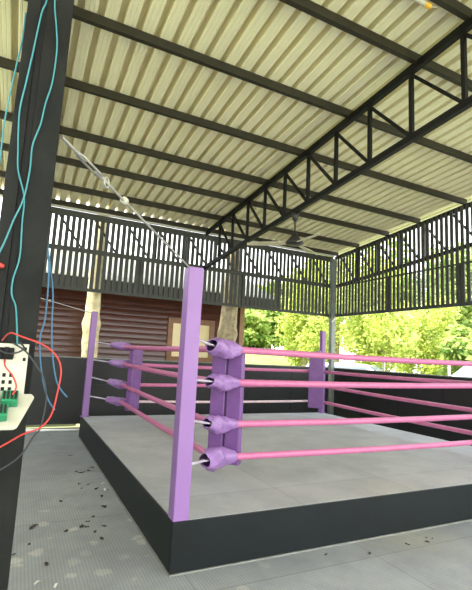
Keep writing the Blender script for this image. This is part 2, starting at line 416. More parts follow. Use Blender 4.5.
# near column
CY = 1.50
t = thing('steel_column', 'dark grey double-channel steel column at the left foreground hung with cables', 'column', (-0.02, CY + 0.075, 0))
zc = zr(1.5, 0.04)
b = MB()
b.box(-0.095, -0.055, CY, CY + 0.008, 0, zc); b.box(-0.095, -0.087, CY + 0.008, CY + 0.15, 0, zc); b.box(-0.063, -0.055, CY + 0.008, CY + 0.03, 0, zc); b.box(-0.087, -0.055, CY + 0.142, CY + 0.15, 0, zc)
part('channel', b, M['column'], t, 0.002)
b = MB()
b.box(-0.036, 0.046, CY, CY + 0.008, 0, zc); b.box(0.038, 0.046, CY + 0.008, CY + 0.15, 0, zc); b.box(-0.036, -0.028, CY + 0.008, CY + 0.03, 0, zc); b.box(-0.036, 0.038, CY + 0.142, CY + 0.15, 0, zc)
part('channel', b, M['column'], t, 0.002)
b = MB().box(-0.0545, -0.0365, CY + 0.018, CY + 0.03, 0, zc)  # near-black strip stands in for the shade in the gap between channels
part('shade_strip', b, M['groove'], t, label='recessed strip coloured dark for the shade between the channels')
part('base_plate', MB().box(-0.16, 0.11, CY - 0.06, CY + 0.21, 0.0005, 0.012), M['column'], t)
truss(-0.02, [2.9 + 0.7*i for i in range(9)], 'black roof truss running back from the near column, hidden behind it', YB - 0.06, drop=0.80)

# ------------------------------------------------------------------ ring platform
ring = thing('boxing_ring_platform', 'raised black-sided boxing ring platform topped with grey rubber mats', 'boxing ring', (X0 + W/2, Y0 + D/2, 0))
bt = 0.02; zt = PH - 0.022
part('front_panel', MB().box(X0, X0 + W, Y0, Y0 + bt, 0.012, PH - 0.002), M['black'], ring, 0.004)
part('back_panel', MB().box(X0, X0 + W, Y0 + D - bt, Y0 + D, 0.012, PH - 0.002), M['black'], ring, 0.004)
part('side_panel', MB().box(X0, X0 + bt, Y0 + bt, Y0 + D - bt, 0.012, PH - 0.002), M['black'], ring, 0.004)
part('side_panel', MB().box(X0 + W - bt, X0 + W, Y0 + bt, Y0 + D - bt, 0.012, PH - 0.002), M['black'], ring, 0.004)
part('deck_mat', MB().box(X0 + bt + 0.001, X0 + W - bt - 0.001, Y0 + bt + 0.001, Y0 + D - bt - 0.001, zt + 0.001, PH), M['deck'], ring, 0.003)
b = MB()
b.box(X0 - 0.004, X0 + W + 0.004, Y0 - 0.006, Y0 + 0.02, 0.0005, 0.010); b.box(X0 - 0.004, X0 + W + 0.004, Y0 + D - 0.02, Y0 + D + 0.006, 0.0005, 0.011)
b.box(X0 - 0.006, X0 + 0.02, Y0 + 0.021, Y0 + D - 0.021, 0.0005, 0.011); b.box(X0 + W - 0.02, X0 + W + 0.006, Y0 + 0.021, Y0 + D - 0.021, 0.0005, 0.011)
part('base_strip', b, M['trim'], ring, label='thin pale strip along the floor')

# posts, pads, connectors, ropes
i_p, i_r = 0.06, 0.54
corners = {
 'near':   (X0 + i_p, Y0 + i_p, 1, 1, 'near left'),
 'farleft':(X0 + i_p, Y0 + D - i_p, 1, -1, 'far left'),
 'farright':(X0 + W - i_p, Y0 + D - i_p, -1, -1, 'far right'),
 'nearright':(X0 + W - i_p, Y0 + i_p, -1, 1, 'near right'),
}
CZ = {'near': [1.55, 1.258, 0.897, 0.62], 'farleft': [1.553, 1.262, 0.92, 0.645], 'farright': [1.61, 1.258, 0.972, 0.652], 'nearright': [1.547, 1.285, 0.915, 0.61]}
PZ = [1.615, 1.305, 1.005, 0.685]
lev = ['top', 'second', 'third', 'lowest']
desc = {'near': 'tall purple square corner post nearest the camera at the ring corner',
        'farleft': 'purple corner post at the far left ring corner in front of the pale tree trunk',
        'farright': 'purple corner post at the far right ring corner beside the grey column',
        'nearright': 'purple corner post at the near right ring corner outside the frame'}
ropexy = {}
for key, (px, py, sx, sy, nm) in corners.items():
    t = thing('corner_post', desc[key], 'ring post', (px, py, PH), 'corner posts of the ring')
    h = 1.80; w = 0.058 if key == 'near' else 0.05
    part('post_tube', MB().box(px - w, px + w, py - w, py + w, PH + 0.001, PH + h), M['purple'], t, 0.006)
    if key != 'near':
        part('foot_bracket', MB().box(px - 0.075, px + 0.075, py - 0.055, py + 0.055, PH + 0.0005, PH + 0.012), M['purple'], t)
    # rope corner point
    cx, cy = px + sx * (i_r - i_p), py + sy * (i_r - i_p)
    ropexy[key] = (cx, cy)
    dg = Vector((sx, sy, 0)).normalized(); sd = Vector((-sy, sx, 0)).normalized()
    # pad just inside the rope corner
    pc = Vector((cx, cy, 0)) + dg * 0.225
    t = thing('corner_pad', {'near': 'tall purple vinyl corner pad with a middle seam behind the nearest post',
        'farleft': 'slim purple corner pad at the far left corner seen almost edge on',
        'farright': 'dark purple corner pad facing the camera at the far right corner',
        'nearright': 'purple corner pad at the near right corner outside the frame'}[key], 'corner pad', (pc.x, pc.y, 0.53), 'corner pads of the ring')
    z0, z1 = 0.53, 1.575
    hw, th = 0.152, 0.042
    for sgn in (-1, 1):
        c = pc - dg * (th*0.5) + sd * (sgn * (hw/2 + 0.003)) + Vector((0,0,(z0+z1)/2))
        part('cushion', MB().obox(c, sd * (hw/2 - 0.003), dg * (th*0.5), (0,0,(z1-z0)/2)), M['vinyl'], t, 0.012)
    part('inner_cushion', MB().obox(pc + dg * (th*0.5 + 0.0005) + Vector((0,0,(z0+z1)/2)), sd * hw, dg * (th*0.5), (0,0,(z1-z0)/2)), M['vinyl'], t, 0.014)
    part('seam', MB().obox(pc - dg * (th*0.45) + Vector((0,0,(z0+z1)/2)), sd * 0.006, dg * (th*0.4), (0,0,(z1-z0)/2 - 0.02)), M['seam'], t, label='dark lacing gap between the two cushions')
    # connectors
    for l in range(4):
        a = Vector((px, py, PZ[l])) + dg * (w * 1.42 + 0.004 if key=='near' else w*1.42)
        e = Vector((cx, cy, CZ[key][l]))
        d = (e - a); L = d.length; dn = d.normalized()
        t = thing('rope_connector', {'near':'nearest','farleft':'far left','farright':'far right','nearright':'out of frame near right'}[key] + ' corner connector with purple sleeve holding the %s rope' % lev[l], 'rope connector', a, 'sleeved rope connectors at the corners')
        b = MB(); b.tube([a + dn*0.0, a + dn*L*0.55], 0.011, 10)
        # threaded eye and turnbuckle frame
        q = dn.cross(Vector((0,0,1))).normalized()
        for s_ in (-1, 1):
            b.tube([a + dn*L*0.53, a + dn*L*0.56 + q*0.018*s_, a + dn*L*0.84 + q*0.018*s_, a + dn*L*0.87], 0.007, 8)
        b.tube([a + dn*L*0.86, a + dn*(L-0.02)], 0.011, 8)
        part('tensioner_rod', b, M['rod'], t, label='pale metal rod')
        # purple sleeve : crumpled open wrap round the rope corner, bending onto the crosswise rope
        rnd = random.Random(l * 7 + len(key))
        m_, n_ = 20, 24
        near = key == 'near'
        big = 1.25 if (near and l in (0, 3)) else 1.0
        along = 0.20 if near else 0.10
        st = a + dn * (L * (0.60 if near else 0.55))
        path = smooth_path([st, st.lerp(e, 0.55), e + Vector((sx*0.02, 0, 0)), e + Vector((sx*along, 0, 0))], 8)
        path = [path[int(round(i * (len(path)-1) / (m_-1)))] for i in range(m_)]
        vs = []
        for i in range(m_):
            f = i / (m_ - 1); c = path[i]
            tg = (path[min(i+1, m_-1)] - path[max(i-1, 0)]).normalized()
            qq = tg.cross(Vector((0,0,1))).normalized(); uu = qq.cross(tg).normalized()
            rad = (0.030 + 0.036 * math.sin(PI * min(1, 0.04 + 0.86*f))**0.8) if near else (0.030 + 0.034 * math.sin(PI * min(1, 0.05 + 0.85*f)))
            if f > 0.8: rad *= 1 - 0.40 * ((f - 0.8) / 0.2) ** 1.5
            for j in range(n_):
                g = 2*PI*j/n_
                wr = 1 + 0.08*math.sin(3*g + 6*f + l) + 0.06*math.sin(9*f*PI + 2*g + l) + 0.05*math.sin(5*g - 8*f) + rnd.uniform(-0.025, 0.025)
                if near: wr += 0.10 * math.sin(2*g + l + 4*f) * (1 - 0.5*f)
                rr = rad * big * wr
                vs.append(c + qq * math.cos(g) * rr + uu * math.sin(g) * rr * 1.05)
        b = MB(); b.add(vs, [(i*n_+j, i*n_+(j+1)%n_, (i+1)*n_+(j+1)%n_, (i+1)*n_+j) for i in range(m_-1) for j in range(n_)], True)
        part('sleeve', b, M['vinyl2'], t, solid=0.004, label='purple vinyl sleeve')

sides = [('near','nearright','front','y'), ('near','farleft','left','x'), ('farleft','farright','back','y'), ('nearright','farright','right','x')]
zoff = {'front':[0,0,0,0], 'left':[0,0,0,0], 'back':[0.02,0.005,0.0,0.01], 'right':[0,0.0,0.0,0.0]}
for a_, b_, nm, ax in sides:
    for l in range(4):
        ax_, ay_ = ropexy[a_]; bx_, by_ = ropexy[b_]
        A = Vector((ax_, ay_, CZ[a_][l])); B = Vector((bx_, by_, CZ[b_][l])); d = (B - A).normalized()
        if ax == 'y': A = A + d * (0.175 if a_ == 'near' else 0.08); B = B - d * 0.08
        else: A = A + d * 0.05; B = B - d * 0.05
        pts = []
        for i in range(25):
            f = i / 24; pts.append(A.lerp(B, f) + Vector((0, 0, -0.012 * math.sin(PI * f))))
        r = 0.031
        if nm == 'back' and l == 3: r = 0.022
        b = MB().tube(pts, r, 12)
        col = 'pale faded' if (nm == 'back' and l == 3) else 'pink'
        single('ring_rope', b, M['pale'] if col != 'pink' else M['pink'], '%s %s rope along the %s side of the ring' % (lev[l], col, {'front':'near front','left':'left','back':'far back','right':'right'}[nm]), 'rope', 'ropes round the ring')

# guy wires
def guy(a, e, label, tb, blob, r=0.006):
    a, e = Vector(a), Vector(e); d = (e - a); L = d.length; dn = d.normalized(); q = dn.cross(Vector((0,0,1))).normalized()
    t = thing('guy_wire', label, 'wire', a)
    part('wire', MB().tube([a, a + dn * L * tb[0]], r, 8).tube([a + dn * L * tb[1], e], r, 8), M['steel'], t)
    b = MB(); p, s_ = a + dn*L*tb[0], a + dn*L*tb[1]
    for k in (-1, 1):
        b.tube([p, p + dn*0.02 + q*0.012*k, s_ - dn*0.02 + q*0.012*k, s_], 0.005, 8)
    b.tube([p - dn*0.01, p + dn*0.05], 0.009, 8); b.tube([s_ - dn*0.05, s_ + dn*0.01], 0.009, 8)
    part('turnbuckle', b, M['steel'], t, label='galvanised turnbuckle')
    c = a + dn*L*blob
    part('clamp', MB().tube([c - dn*0.015, c - dn*0.008, c + dn*0.008, c + dn*0.015], [0.012, 0.02, 0.02, 0.012], 12), M['white'], t, label='pale round clamp')
    ring_ = [p + dn*(-0.045) + (dn*math.cos(g) + u*math.sin(g))*0.022 for g in [2*PI*i/12 for i in range(13)] for u in [dn.cross(q)]]
    part('shackle', MB().tube(ring_, 0.005, 6), M['steel'], t)
    return t
guy((X0 + 0.05, Y0 + 0.075, PH + 1.785), (0.058, 1.585, 2.238), 'steel guy wire with turnbuckle from the nearest post top up to the column', (0.83, 0.94), 0.70)
guy((X0 + 0.01, Y0 + D - 0.06, PH + 1.77), (0.006, 8.93, 2.45), 'thin guy wire from the far left post top to the back wall end', (0.64, 0.74), 0.62, 0.007)

# ------------------------------------------------------------------ fan, lamp, cable at roof
t = thing('ceiling_fan', 'black ceiling fan with pale blades hanging from the roof truss', 'fan', (3.56, 5.33, 3.19))
zc = zr(5.33) - 0.80 - 0.04
part('canopy', MB().lathe((3.56, 5.33, 0), [(0.0, zc), (0.055, zc), (0.06, zc - 0.05), (0.035, zc - 0.11), (0.016, zc - 0.13), (0.0, zc - 0.13)]), M['fanblack'], t)
part('downrod', MB().tube([(3.56,5.33,zc-0.12),(3.56,5.33,3.36)], 0.014, 10), M['fanblack'], t)
part('motor_housing', MB().lathe((3.56,5.33,0), [(0,3.40),(0.03,3.40),(0.05,3.34),(0.10,3.28),(0.135,3.235),(0.135,3.215),(0.09,3.195),(0,3.19)]), M['fanblack'], t)
for k in range(3):
    g = math.radians(26 + 120 * k); c, s_ = math.cos(g), math.sin(g)
    vs = []
    for i in range(9):
        f = i / 8; r = 0.12 + 0.60 * f; hw = 0.035 + 0.03 * math.sin(PI * min(1, f * 1.1)) if i < 8 else 0.02
        for sg in (-1, 1):
            vs.append((3.56 + r*c - sg*hw*s_, 5.33 + r*s_ + sg*hw*c, 3.222 + sg * 0.012 - 0.02 * f))
    part('blade', MB().add(vs, [(2*i, 2*i+1, 2*i+3, 2*i+2) for i in range(8)]), M['blade'], t, solid=0.005)
zl = 4.80
t = thing('lamp_tube', 'white tube lamp with a yellow end under the roof at top right', 'lamp', (2.65, 2.49, zl))
part('tube', MB().tube([(2.20,2.49,zl),(3.01,2.49,zl)], 0.024, 14), M['white'], t)
part('end_cap', MB().tube([(3.011,2.49,zl),(3.085,2.49,zl)], 0.026, 14), M['yellow'], t, label='yellow end cap')
part('bracket', MB().box(2.24, 2.98, 2.475, 2.505, zl + 0.025, zl + 0.04), M['purlin'], t)
p = [(3.087,2.49,zl),(3.13,2.47,zl+0.0),(3.16,2.46,zl+0.02),(3.15,2.455,zl+0.05)]
part('cord', MB().tube(smooth_path(p), 0.006, 8), M['white'], t)
p = [(3.30,2.1,4.86),(3.26,2.12,4.76),(3.28,2.13,4.66),(3.38,2.13,4.60),(3.52,2.13,4.62)]
single('cable_bundle', MB().tube(smooth_path(p), 0.022, 10), M['blackcable'], 'black cable loop hanging at the top right corner of the roof', 'cable')

# ------------------------------------------------------------------ electrical panel on the column and its cables
t = thing('electrical_panel', 'open white electrical panel with green terminals on the near column', 'electrical panel', (-0.07, 1.47, 1.28))
b = MB()
def plate(b, x0, x1, z0, z1, y0, y1, holes):
    xsn = sorted({x0, x1} | {h[0] for h in holes} | {h[1] for h in holes}); zsn = sorted({z0, z1} | {h[2] for h in holes} | {h[3] for h in holes})
    for i in range(len(xsn)-1):
        for j in range(len(zsn)-1):
            cx, cz = (xsn[i]+xsn[i+1])/2, (zsn[j]+zsn[j+1])/2
            if not any(h[0] < cx < h[1] and h[2] < cz < h[3] for h in holes):
                b.box(xsn[i], xsn[i+1], y0, y1, zsn[j], zsn[j+1])
holes = [(x, x+0.009, z, z+0.011) for x in (-0.052,-0.034,-0.016) for z in (1.365,1.385,1.405)]
holes += [(0.0145,0.0225,1.483,1.493),(0.0145,0.0225,1.452,1.462),(-0.06,-0.012,1.455,1.49)]
plate(b, -0.15, 0.028, 1.345, 1.502, 1.44, 1.446, holes)
part('perforated_plate', b, M['white'], t)
part('back_box', MB().box(-0.148, 0.024, 1.4465, 1.4985, 1.347, 1.50), M['hole'], t, label='dark inside of the box')
for x, z in ((-0.052,1.459),(-0.036,1.462),(-0.022,1.459)):
    part('breaker', MB().box(x, x+0.012, 1.432, 1.4395, z, z+0.03), M['column'], t)
ux = Vector((1,0,0)); uy = Vector((0,-0.86,-0.51)).normalized(); un = ux.cross(uy).normalized()
cc = Vector((-0.055, 1.365, 1.318))
up = un if un.z > 0 else -un
ol = [(-0.10, 0.075), (0.066, 0.075), (0.074, 0.068), (0.112, -0.060), (0.104, -0.075), (-0.10, -0.075)]
b = MB().add([cc + ux*u + uy*v + up*k for k in (-0.004, 0.004) for u, v in ol], [(5,4,3,2,1,0), (6,7,8,9,10,11)] + [(i, (i+1) % 6, 6 + (i+1) % 6, 6 + i) for i in range(6)])
part('cover', b, M['white'], t, 0.006, label='white cover folded down')
up = un if un.z > 0 else -un
for dx in (-0.046, 0.001, 0.048):
    for dy in (-0.034, 0.026):
        c = cc + ux*(dx - (0.022 if dy > 0 else 0)) + uy*dy + up*0.0165
        g = part('terminal_block', MB().obox(c, ux*0.021, uy*0.024, up*0.012), M['green'], t, 0.003, label='green terminal block')
        b = MB()
        for k in range(4): b.obox(c + ux*(-0.0145 + 0.0097*k) + up*0.0125, ux*0.003, uy*0.017, up*0.0012)
        part('slot_row', b, M['hole'], g)
def cable(label, pts, r, m, name='cable', grp=None):
    return single(name, MB().tube(smooth_path(pts, 5), r, 8), m, label, 'cable', grp)
cable('teal cable hanging down the left part of the near column face', [(-0.044,1.492,2.75),(-0.04,1.49,2.66),(-0.05,1.49,2.61),(-0.061,1.49,2.46),(-0.07,1.492,2.35),(-0.078,1.494,2.26),(-0.075,1.495,2.184),(-0.069,1.494,2.119),(-0.061,1.492,2.048),(-0.035,1.488,1.965),(-0.032,1.49,1.882),(-0.027,1.492,1.772),(-0.038,1.49,1.699),(-0.036,1.488,1.65),(-0.02,1.48,1.609),(-0.004,1.43,1.497)], 0.0026, M['teal'])
cable('teal cable crossing the middle of the near column face', [(-0.017,1.49,2.76),(-0.014,1.49,2.66),(-0.001,1.49,2.58),(0.009,1.492,2.50),(0.007,1.492,2.38),(-0.006,1.49,2.295),(-0.013,1.488,2.22),(-0.029,1.485,2.14),(-0.028,1.482,2.055),(-0.036,1.477,1.955),(-0.056,1.472,1.88),(-0.082,1.47,1.775),(-0.13,1.47,1.66)], 0.0025, M['teal'])
cable('teal cable hanging past the left edge of the near column', [(-0.099,1.53,2.62),(-0.098,1.52,2.51),(-0.103,1.515,2.44),(-0.113,1.51,2.29),(-0.118,1.51,2.18),(-0.116,1.51,2.06),(-0.125,1.51,1.9),(-0.15,1.51,1.7)], 0.0025, M['teal'])
cable('blue cable hanging off the right edge of the column, inner of two', [(0.050,1.52,1.83),(0.052,1.49,1.79),(0.058,1.47,1.754),(0.063,1.47,1.675),(0.064,1.47,1.58),(0.056,1.47,1.523),(0.068,1.47,1.432),(0.094,1.47,1.345),(0.12,1.47,1.306)], 0.0026, M['blue'])
cable('blue cable hanging off the right edge of the column, outer of two', [(0.051,1.53,1.82),(0.054,1.51,1.80),(0.078,1.48,1.677),(0.085,1.48,1.582),(0.094,1.48,1.492),(0.111,1.48,1.412),(0.128,1.48,1.372),(0.153,1.48,1.344)], 0.0026, M['blue'])
cable('black cable looping from the electrical panel down to the left edge', [(-0.016,1.43,1.504),(0.018,1.40,1.483),(0.044,1.40,1.452),(0.069,1.40,1.418),(0.08,1.40,1.39),(0.088,1.40,1.341),(0.08,1.40,1.265),(0.066,1.40,1.243),(0.036,1.40,1.19),(-0.01,1.40,1.155),(-0.06,1.41,1.13),(-0.12,1.47,1.12)], 0.0024, M['blackcable'])
cable('long red cable arcing out from the electrical panel and back left', [(-0.045,1.43,1.51),(-0.026,1.37,1.531),(0.003,1.36,1.523),(0.064,1.36,1.502),(0.102,1.36,1.47),(0.117,1.36,1.43),(0.114,1.36,1.376),(0.103,1.36,1.307),(0.077,1.36,1.272),(0.034,1.36,1.255),(-0.016,1.36,1.225),(-0.06,1.37,1.205),(-0.12,1.46,1.19)], 0.0023, M['red'])
cable('short red cable curling down the front of the electrical panel', [(-0.032,1.436,1.455),(-0.028,1.40,1.437),(-0.007,1.395,1.412),(0.006,1.39,1.38),(-0.006,1.375,1.352)], 0.0023, M['red'])
cable('short black cable curling across the top of the electrical panel', [(-0.06,1.43,1.488),(-0.03,1.41,1.474),(0.0,1.40,1.478),(0.014,1.41,1.492),(0.0,1.42,1.508)], 0.0026, M['blackcable'])
single('wire_connector', MB().tube([(-0.096,1.478,1.738),(-0.078,1.474,1.735),(-0.066,1.474,1.733)], [0.006,0.008,0.006], 10), M['red'], 'small red wire connector at the left frame edge on the column', 'connector')

# ------------------------------------------------------------------ debris on the floor
dl = [(0.788,5.762),(0.881,5.72),(0.987,5.903),(0.766,5.251),(0.85,5.2),(0.922,4.758),(0.888,4.457),(0.76,4.225),(0.697,4.122),(0.674,4.012),(0.808,3.981),(0.265,4.152),(0.508,3.972),(0.723,3.883),(0.228,3.803),(0.806,6.603),(0.62,8.148),(0.53,4.722),(0.126,3.668),(0.753,3.733),(0.634,4.025),(0.763,5.075),(0.914,5.029),(0.83,5.70),(0.93,5.76),(0.286,4.18),(0.25,4.13),(0.90,4.44),(1.02,4.95),
      (3.089,2.789),(3.296,2.765),(3.401,2.80),(3.36,2.83),(2.647,2.765),(2.298,2.873),(0.33,3.43)]
near_what = lambda x, y: ('front floor strip before the ring' if y < 2.95 else 'grey floor left of the ring')
for n_, (x, y) in enumerate(dl):
    rnd = random.Random(n_); s_ = rnd.uniform(0.018, 0.038) * (1.0 if y > 3 else 0.8); a = rnd.uniform(0, 2*PI)
    c, si = math.cos(a), math.sin(a)
    ol = [(-1,0),(-0.5,0.42),(0.1,0.5),(0.6,0.3),(1,0),(0.55,-0.34),(0,-0.46),(-0.55,-0.36)]
    vs = [(x, y, 0.008)] + [(x + s_*(u*c - v*si), y + s_*(u*si + v*c), 0.003 + rnd.uniform(0, 0.010)) for u, v in ol]
    b = MB().add(vs, [(0, k+1, (k+1) % 8 + 1) for k in range(8)])
    single('dry_leaf', b, M['dry'], 'small curled dark dry leaf lying on the ' + near_what(x, y), 'leaf', 'dry leaves on the left floor' if y > 2.95 else 'dry leaves on the front floor', solid=0.001)
for x, y, a, s_, lb in ((1.013,5.191,0.4,0.03,'white scrap lying against the left side of the ring, farther one'),(0.99,4.979,1.5,0.04,'white scrap lying against the left side of the ring, nearer one'),(0.266,3.203,0.7,0.024,'thin white scrap at the bottom left floor near the column'),(0.371,3.128,1.2,0.028,'white scrap at the bottom left floor, nearest the camera')):
    c, si = math.cos(a), math.sin(a)
    vs = [(x + s_*(u*c - v*si), y + s_*(u*si + v*c), z) for u, v, z in ((-1,-0.22,0.003),(0,-0.3,0.012),(1,-0.15,0.004),(1,0.2,0.004),(0,0.25,0.014),(-1,0.3,0.003))]
    single('paper_scrap', MB().add(vs, [(0,1,4,5),(1,2,3,4)]), M['scrap'], lb, 'scrap', solid=0.001)

# ------------------------------------------------------------------ house behind the back wall
HY = 10.6
t = thing('brown_house', 'varnished brown board house with a framed window behind the back wall', 'house', (1.5, HY + 1.5, -0.085))
hx0, hx1 = -4.0, 5.36
b = MB(); z = -0.085; k = 0
while z < 3.0:
    b.add([(hx0, HY - 0.004, z), (hx1, HY - 0.004, z), (hx1, HY - 0.022, z), (hx0, HY - 0.022, z)], [(0,1,2,3)])
    seg = 40
    vs = []
    for i in range(seg + 1):
        x = hx0 + (hx1 - hx0) * i / seg
        for q, (yy, zz) in enumerate(((-0.022, 0.0), (-0.020, 0.055), (-0.013, 0.105), (-0.006, 0.135))):
            vs.append((x, HY + yy + 0.008 * math.sin(x * 2.3 + k * 1.7) * (1 if x < 2.6 else 0.2) , z + zz))
    b.add(vs, [(i*4+q, (i+1)*4+q, (i+1)*4+q+1, i*4+q+1) for i in range(seg) for q in range(3)], True)
    z += 0.135; k += 1
part('board_wall', b, M['wood'], t)
part('house_core', MB().box(hx0, hx1, HY + 0.02, HY + 3.6, -0.085, 3.0), M['wood'], t)
part('corner_board', MB().box(hx1 - 0.02, hx1 + 0.12, HY - 0.06, HY + 0.08, -0.085, 3.0), M['frame'], t, label='light brown corner board')
wf = part('window_frame', (lambda m_: (m_.box(3.32, 3.45, HY-0.07, HY+0.01, 1.22, 2.38), m_.box(4.46, 4.60, HY-0.07, HY+0.01, 1.22, 2.38), m_.box(3.45, 4.46, HY-0.07, HY+0.01, 2.24, 2.38), m_.box(3.45, 4.46, HY-0.07, HY+0.01, 1.22, 1.40), m_.box(3.92, 3.98, HY-0.06, HY+0.01, 1.40, 2.24), m_)[-1])(MB()), M['frame'], t, 0.006, label='light brown window frame')
part('pane', MB().box(3.45, 3.92, HY-0.04, HY-0.031, 1.40, 2.24).box(3.98, 4.46, HY-0.04, HY-0.031, 1.40, 2.24), M['pane'], wf, label='cream window panes')
b = MB(); rows = []
ey, ez, ry, rz_ = 9.86, 3.03, 12.6, 4.22
nr = 24
for j in range(nr):
    f0, f1 = j/nr, (j+1)/nr
    ya, yb_ = ey + (ry-ey)*f0, ey + (ry-ey)*f1; za, zb = ez + (rz_-ez)*f0, ez + (rz_-ez)*f1
    b.add([(hx0-0.4, ya, za+0.03), (6.1, ya, za+0.03), (6.1, yb_, zb+0.005), (hx0-0.4, yb_, zb+0.005), (hx0-0.4, ya, za), (6.1, ya, za), (6.1, yb_, zb-0.02), (hx0-0.4, yb_, zb-0.02)],
          [(0,1,2,3),(4,7,6,5),(0,4,5,1),(1,5,6,2),(3,2,6,7),(0,3,7,4)])
part('roof_slope', b, M['hroof'], t, label='pale grey ribbed roof slope')
part('fascia_board', MB().box(hx0-0.4, 6.1, ey - 0.03, ey + 0.02, 2.74, ez + 0.0), M['hroofdark'], t, label='dark grey eave board')

# ------------------------------------------------------------------ trees
def trunk_mb(x, y, z0, h, r, seed, lean=0.0, knots=()):
    rnd = random.Random(seed); b = MB(); n = 14; m_ = 26; vs = []
    for i in range(m_):
        f = i/(m_-1); z = z0 + h*f; cx = x + lean*h*f + 0.05*math.sin(3*f+seed)*r/0.15; cy = y
        rr = r*(1.12 - 0.35*f)
        for kz, ka in knots: rr *= 1 + ka*math.exp(-((z-kz)/0.12)**2)
        for j in range(n):
            g = 2*PI*j/n; q = rr*(1 + 0.08*math.sin(3*g+seed+4*f) + rnd.uniform(-0.04,0.04))
            vs.append((cx + q*math.cos(g), cy + q*math.sin(g), z))
    b.add(vs, [(i*n+j, i*n+(j+1)%n, (i+1)*n+(j+1)%n, (i+1)*n+j) for i in range(m_-1) for j in range(n)], True)
    b.add(vs[-n:], [tuple(range(n))])
    return b
def crown_mb(c, rx, rz, nleaf, ls, seed, clumps=26):
    rnd = random.Random(seed); b = MB(); c = Vector(c)
    cl = []
    for _ in range(clumps):
        while True:
            p = Vector((rnd.uniform(-1,1), rnd.uniform(-1,1), rnd.uniform(-1,1)))
            if p.length < 1: break
        p = p.normalized() * (0.35 + 0.6*rnd.random())
        cl.append((Vector((p.x*rx, p.y*rx, p.z*rz)), rnd.uniform(0.22, 0.42)))
    for i in range(nleaf):
        q, s_ = cl[i % clumps]
        d = Vector((rnd.gauss(0,1), rnd.gauss(0,1), rnd.gauss(0,1))); d = d.normalized()*(rnd.random()**0.4)
        p = c + q + Vector((d.x*rx*s_, d.y*rx*s_, d.z*rz*s_*0.9))
        a = Vector((rnd.uniform(-1,1), rnd.uniform(-1,1), rnd.uniform(-0.9,0.3))).normalized()
        k = Vector((rnd.uniform(-1,1), rnd.uniform(-1,1), rnd.uniform(-1,1)))
        w_ = a.cross(k).normalized(); l = ls*rnd.uniform(0.7,1.35); h = l*0.26
        b.add([p, p + a*l*0.45 + w_*h, p + a*l, p + a*l*0.45 - w_*h], [(0,1,2,3)])
    return b
def tree(label, x, y, h, rx, leaf, seed, nleaf=3800, ls=0.30, z0=None, name='tree', bark='bark2', cz=0.56, rzf=0.48, tr=0.12, group='leafy trees beyond the building', knots=(), crown=None):
    z0 = gh(x, y) - 0.02 if z0 is None else z0
    t = thing(name, label, 'tree', (x, y, z0), group)
    th = h*0.72
    part('trunk', trunk_mb(x, y, z0, th, tr, seed, 0.0, knots), M[bark], t)
    if crown: part('foliage', crown_mb(crown[0], crown[1], crown[2], nleaf, ls, seed), M[leaf], t, kind='stuff')
    else: part('foliage', crown_mb((x, y, z0 + h*cz), rx, h*rzf, nleaf, ls, seed, 34), M[leaf], t, kind='stuff')
    return t
tree('pale barked tree with a knot, standing behind the back wall at left of the window', 1.37, 9.46, 6.6, 1.3, 'leafgreen', 3, 1500, 0.22, -0.09, bark='bark', tr=0.155, knots=((1.98,0.30),(1.62,0.10)), crown=((1.37, 10.2, 6.7), 1.5, 1.0), group='tree trunks close behind the back wall')
tree('mottled grey brown tree trunk behind the back wall right of the window', 4.47, 9.45, 6.6, 1.3, 'leafgreen', 5, 1500, 0.22, -0.09, bark='bark2', tr=0.215, knots=((2.0,0.2),(1.5,0.12)), crown=((4.6, 10.2, 6.8), 1.5, 1.0), group='tree trunks close behind the back wall')
def at(dx, dy, r): return dx*r, dy*r
T = [ # bearing, distance, height, crown radius, leaf, label
 (0.475,21.5,2.3,1.5,'leafgreen','low green bush right beside the brown house corner'),
 (0.62,17.5,4.9,1.35,'leafbright','bright yellow green bamboo clump in the middle of the back opening'),
 (0.69,21.5,7.0,1.7,'leafbright','tall yellow green bamboo clump behind the far right ring post and corner column'),
 (0.79,16.5,5.9,1.45,'leafbright','wide yellow green bamboo clump just right of the corner column'),
 (0.875,21.0,4.6,1.5,'leafbright','layered light green tree right of centre in the right opening'),
 (0.965,18.0,3.4,1.15,'leafgreen','low green tree at the right frame edge behind the blue car'),
 (0.54,25.0,4.0,1.5,'leafgreen','loose green tree right of the low bush beside the brown house'),
 (0.615,29.0,4.8,1.8,'leafgreen','soft green far tree behind the bamboo in the back opening'),
 (0.785,28.5,9.8,2.1,'leafgreen','tall green tree far behind the bamboo in the right opening'),
 (0.875,35.0,9.6,2.4,'leafgrey','dull grey green far tree left of the right frame edge'),
 (0.99,28.0,8.2,2.4,'leafgrey','dull grey green far tree at the right frame edge'),
 (0.93,24.0,7.6,1.7,'leafgreen','mid green tree left of the low tree at the right frame edge'),
 (1.09,21.5,5.0,1.7,'leafgreen','green tree beyond the right frame edge'),
]
for n_, (d, r, h, rx, leaf, lab) in enumerate(T):
    x, y = math.sin(d)*r, math.cos(d)*r
    tree(lab, x, y, h, rx, leaf, 11 + n_, 9000, 0.165 if leaf == 'leafbright' else 0.30, cz=0.52, rzf=0.50)

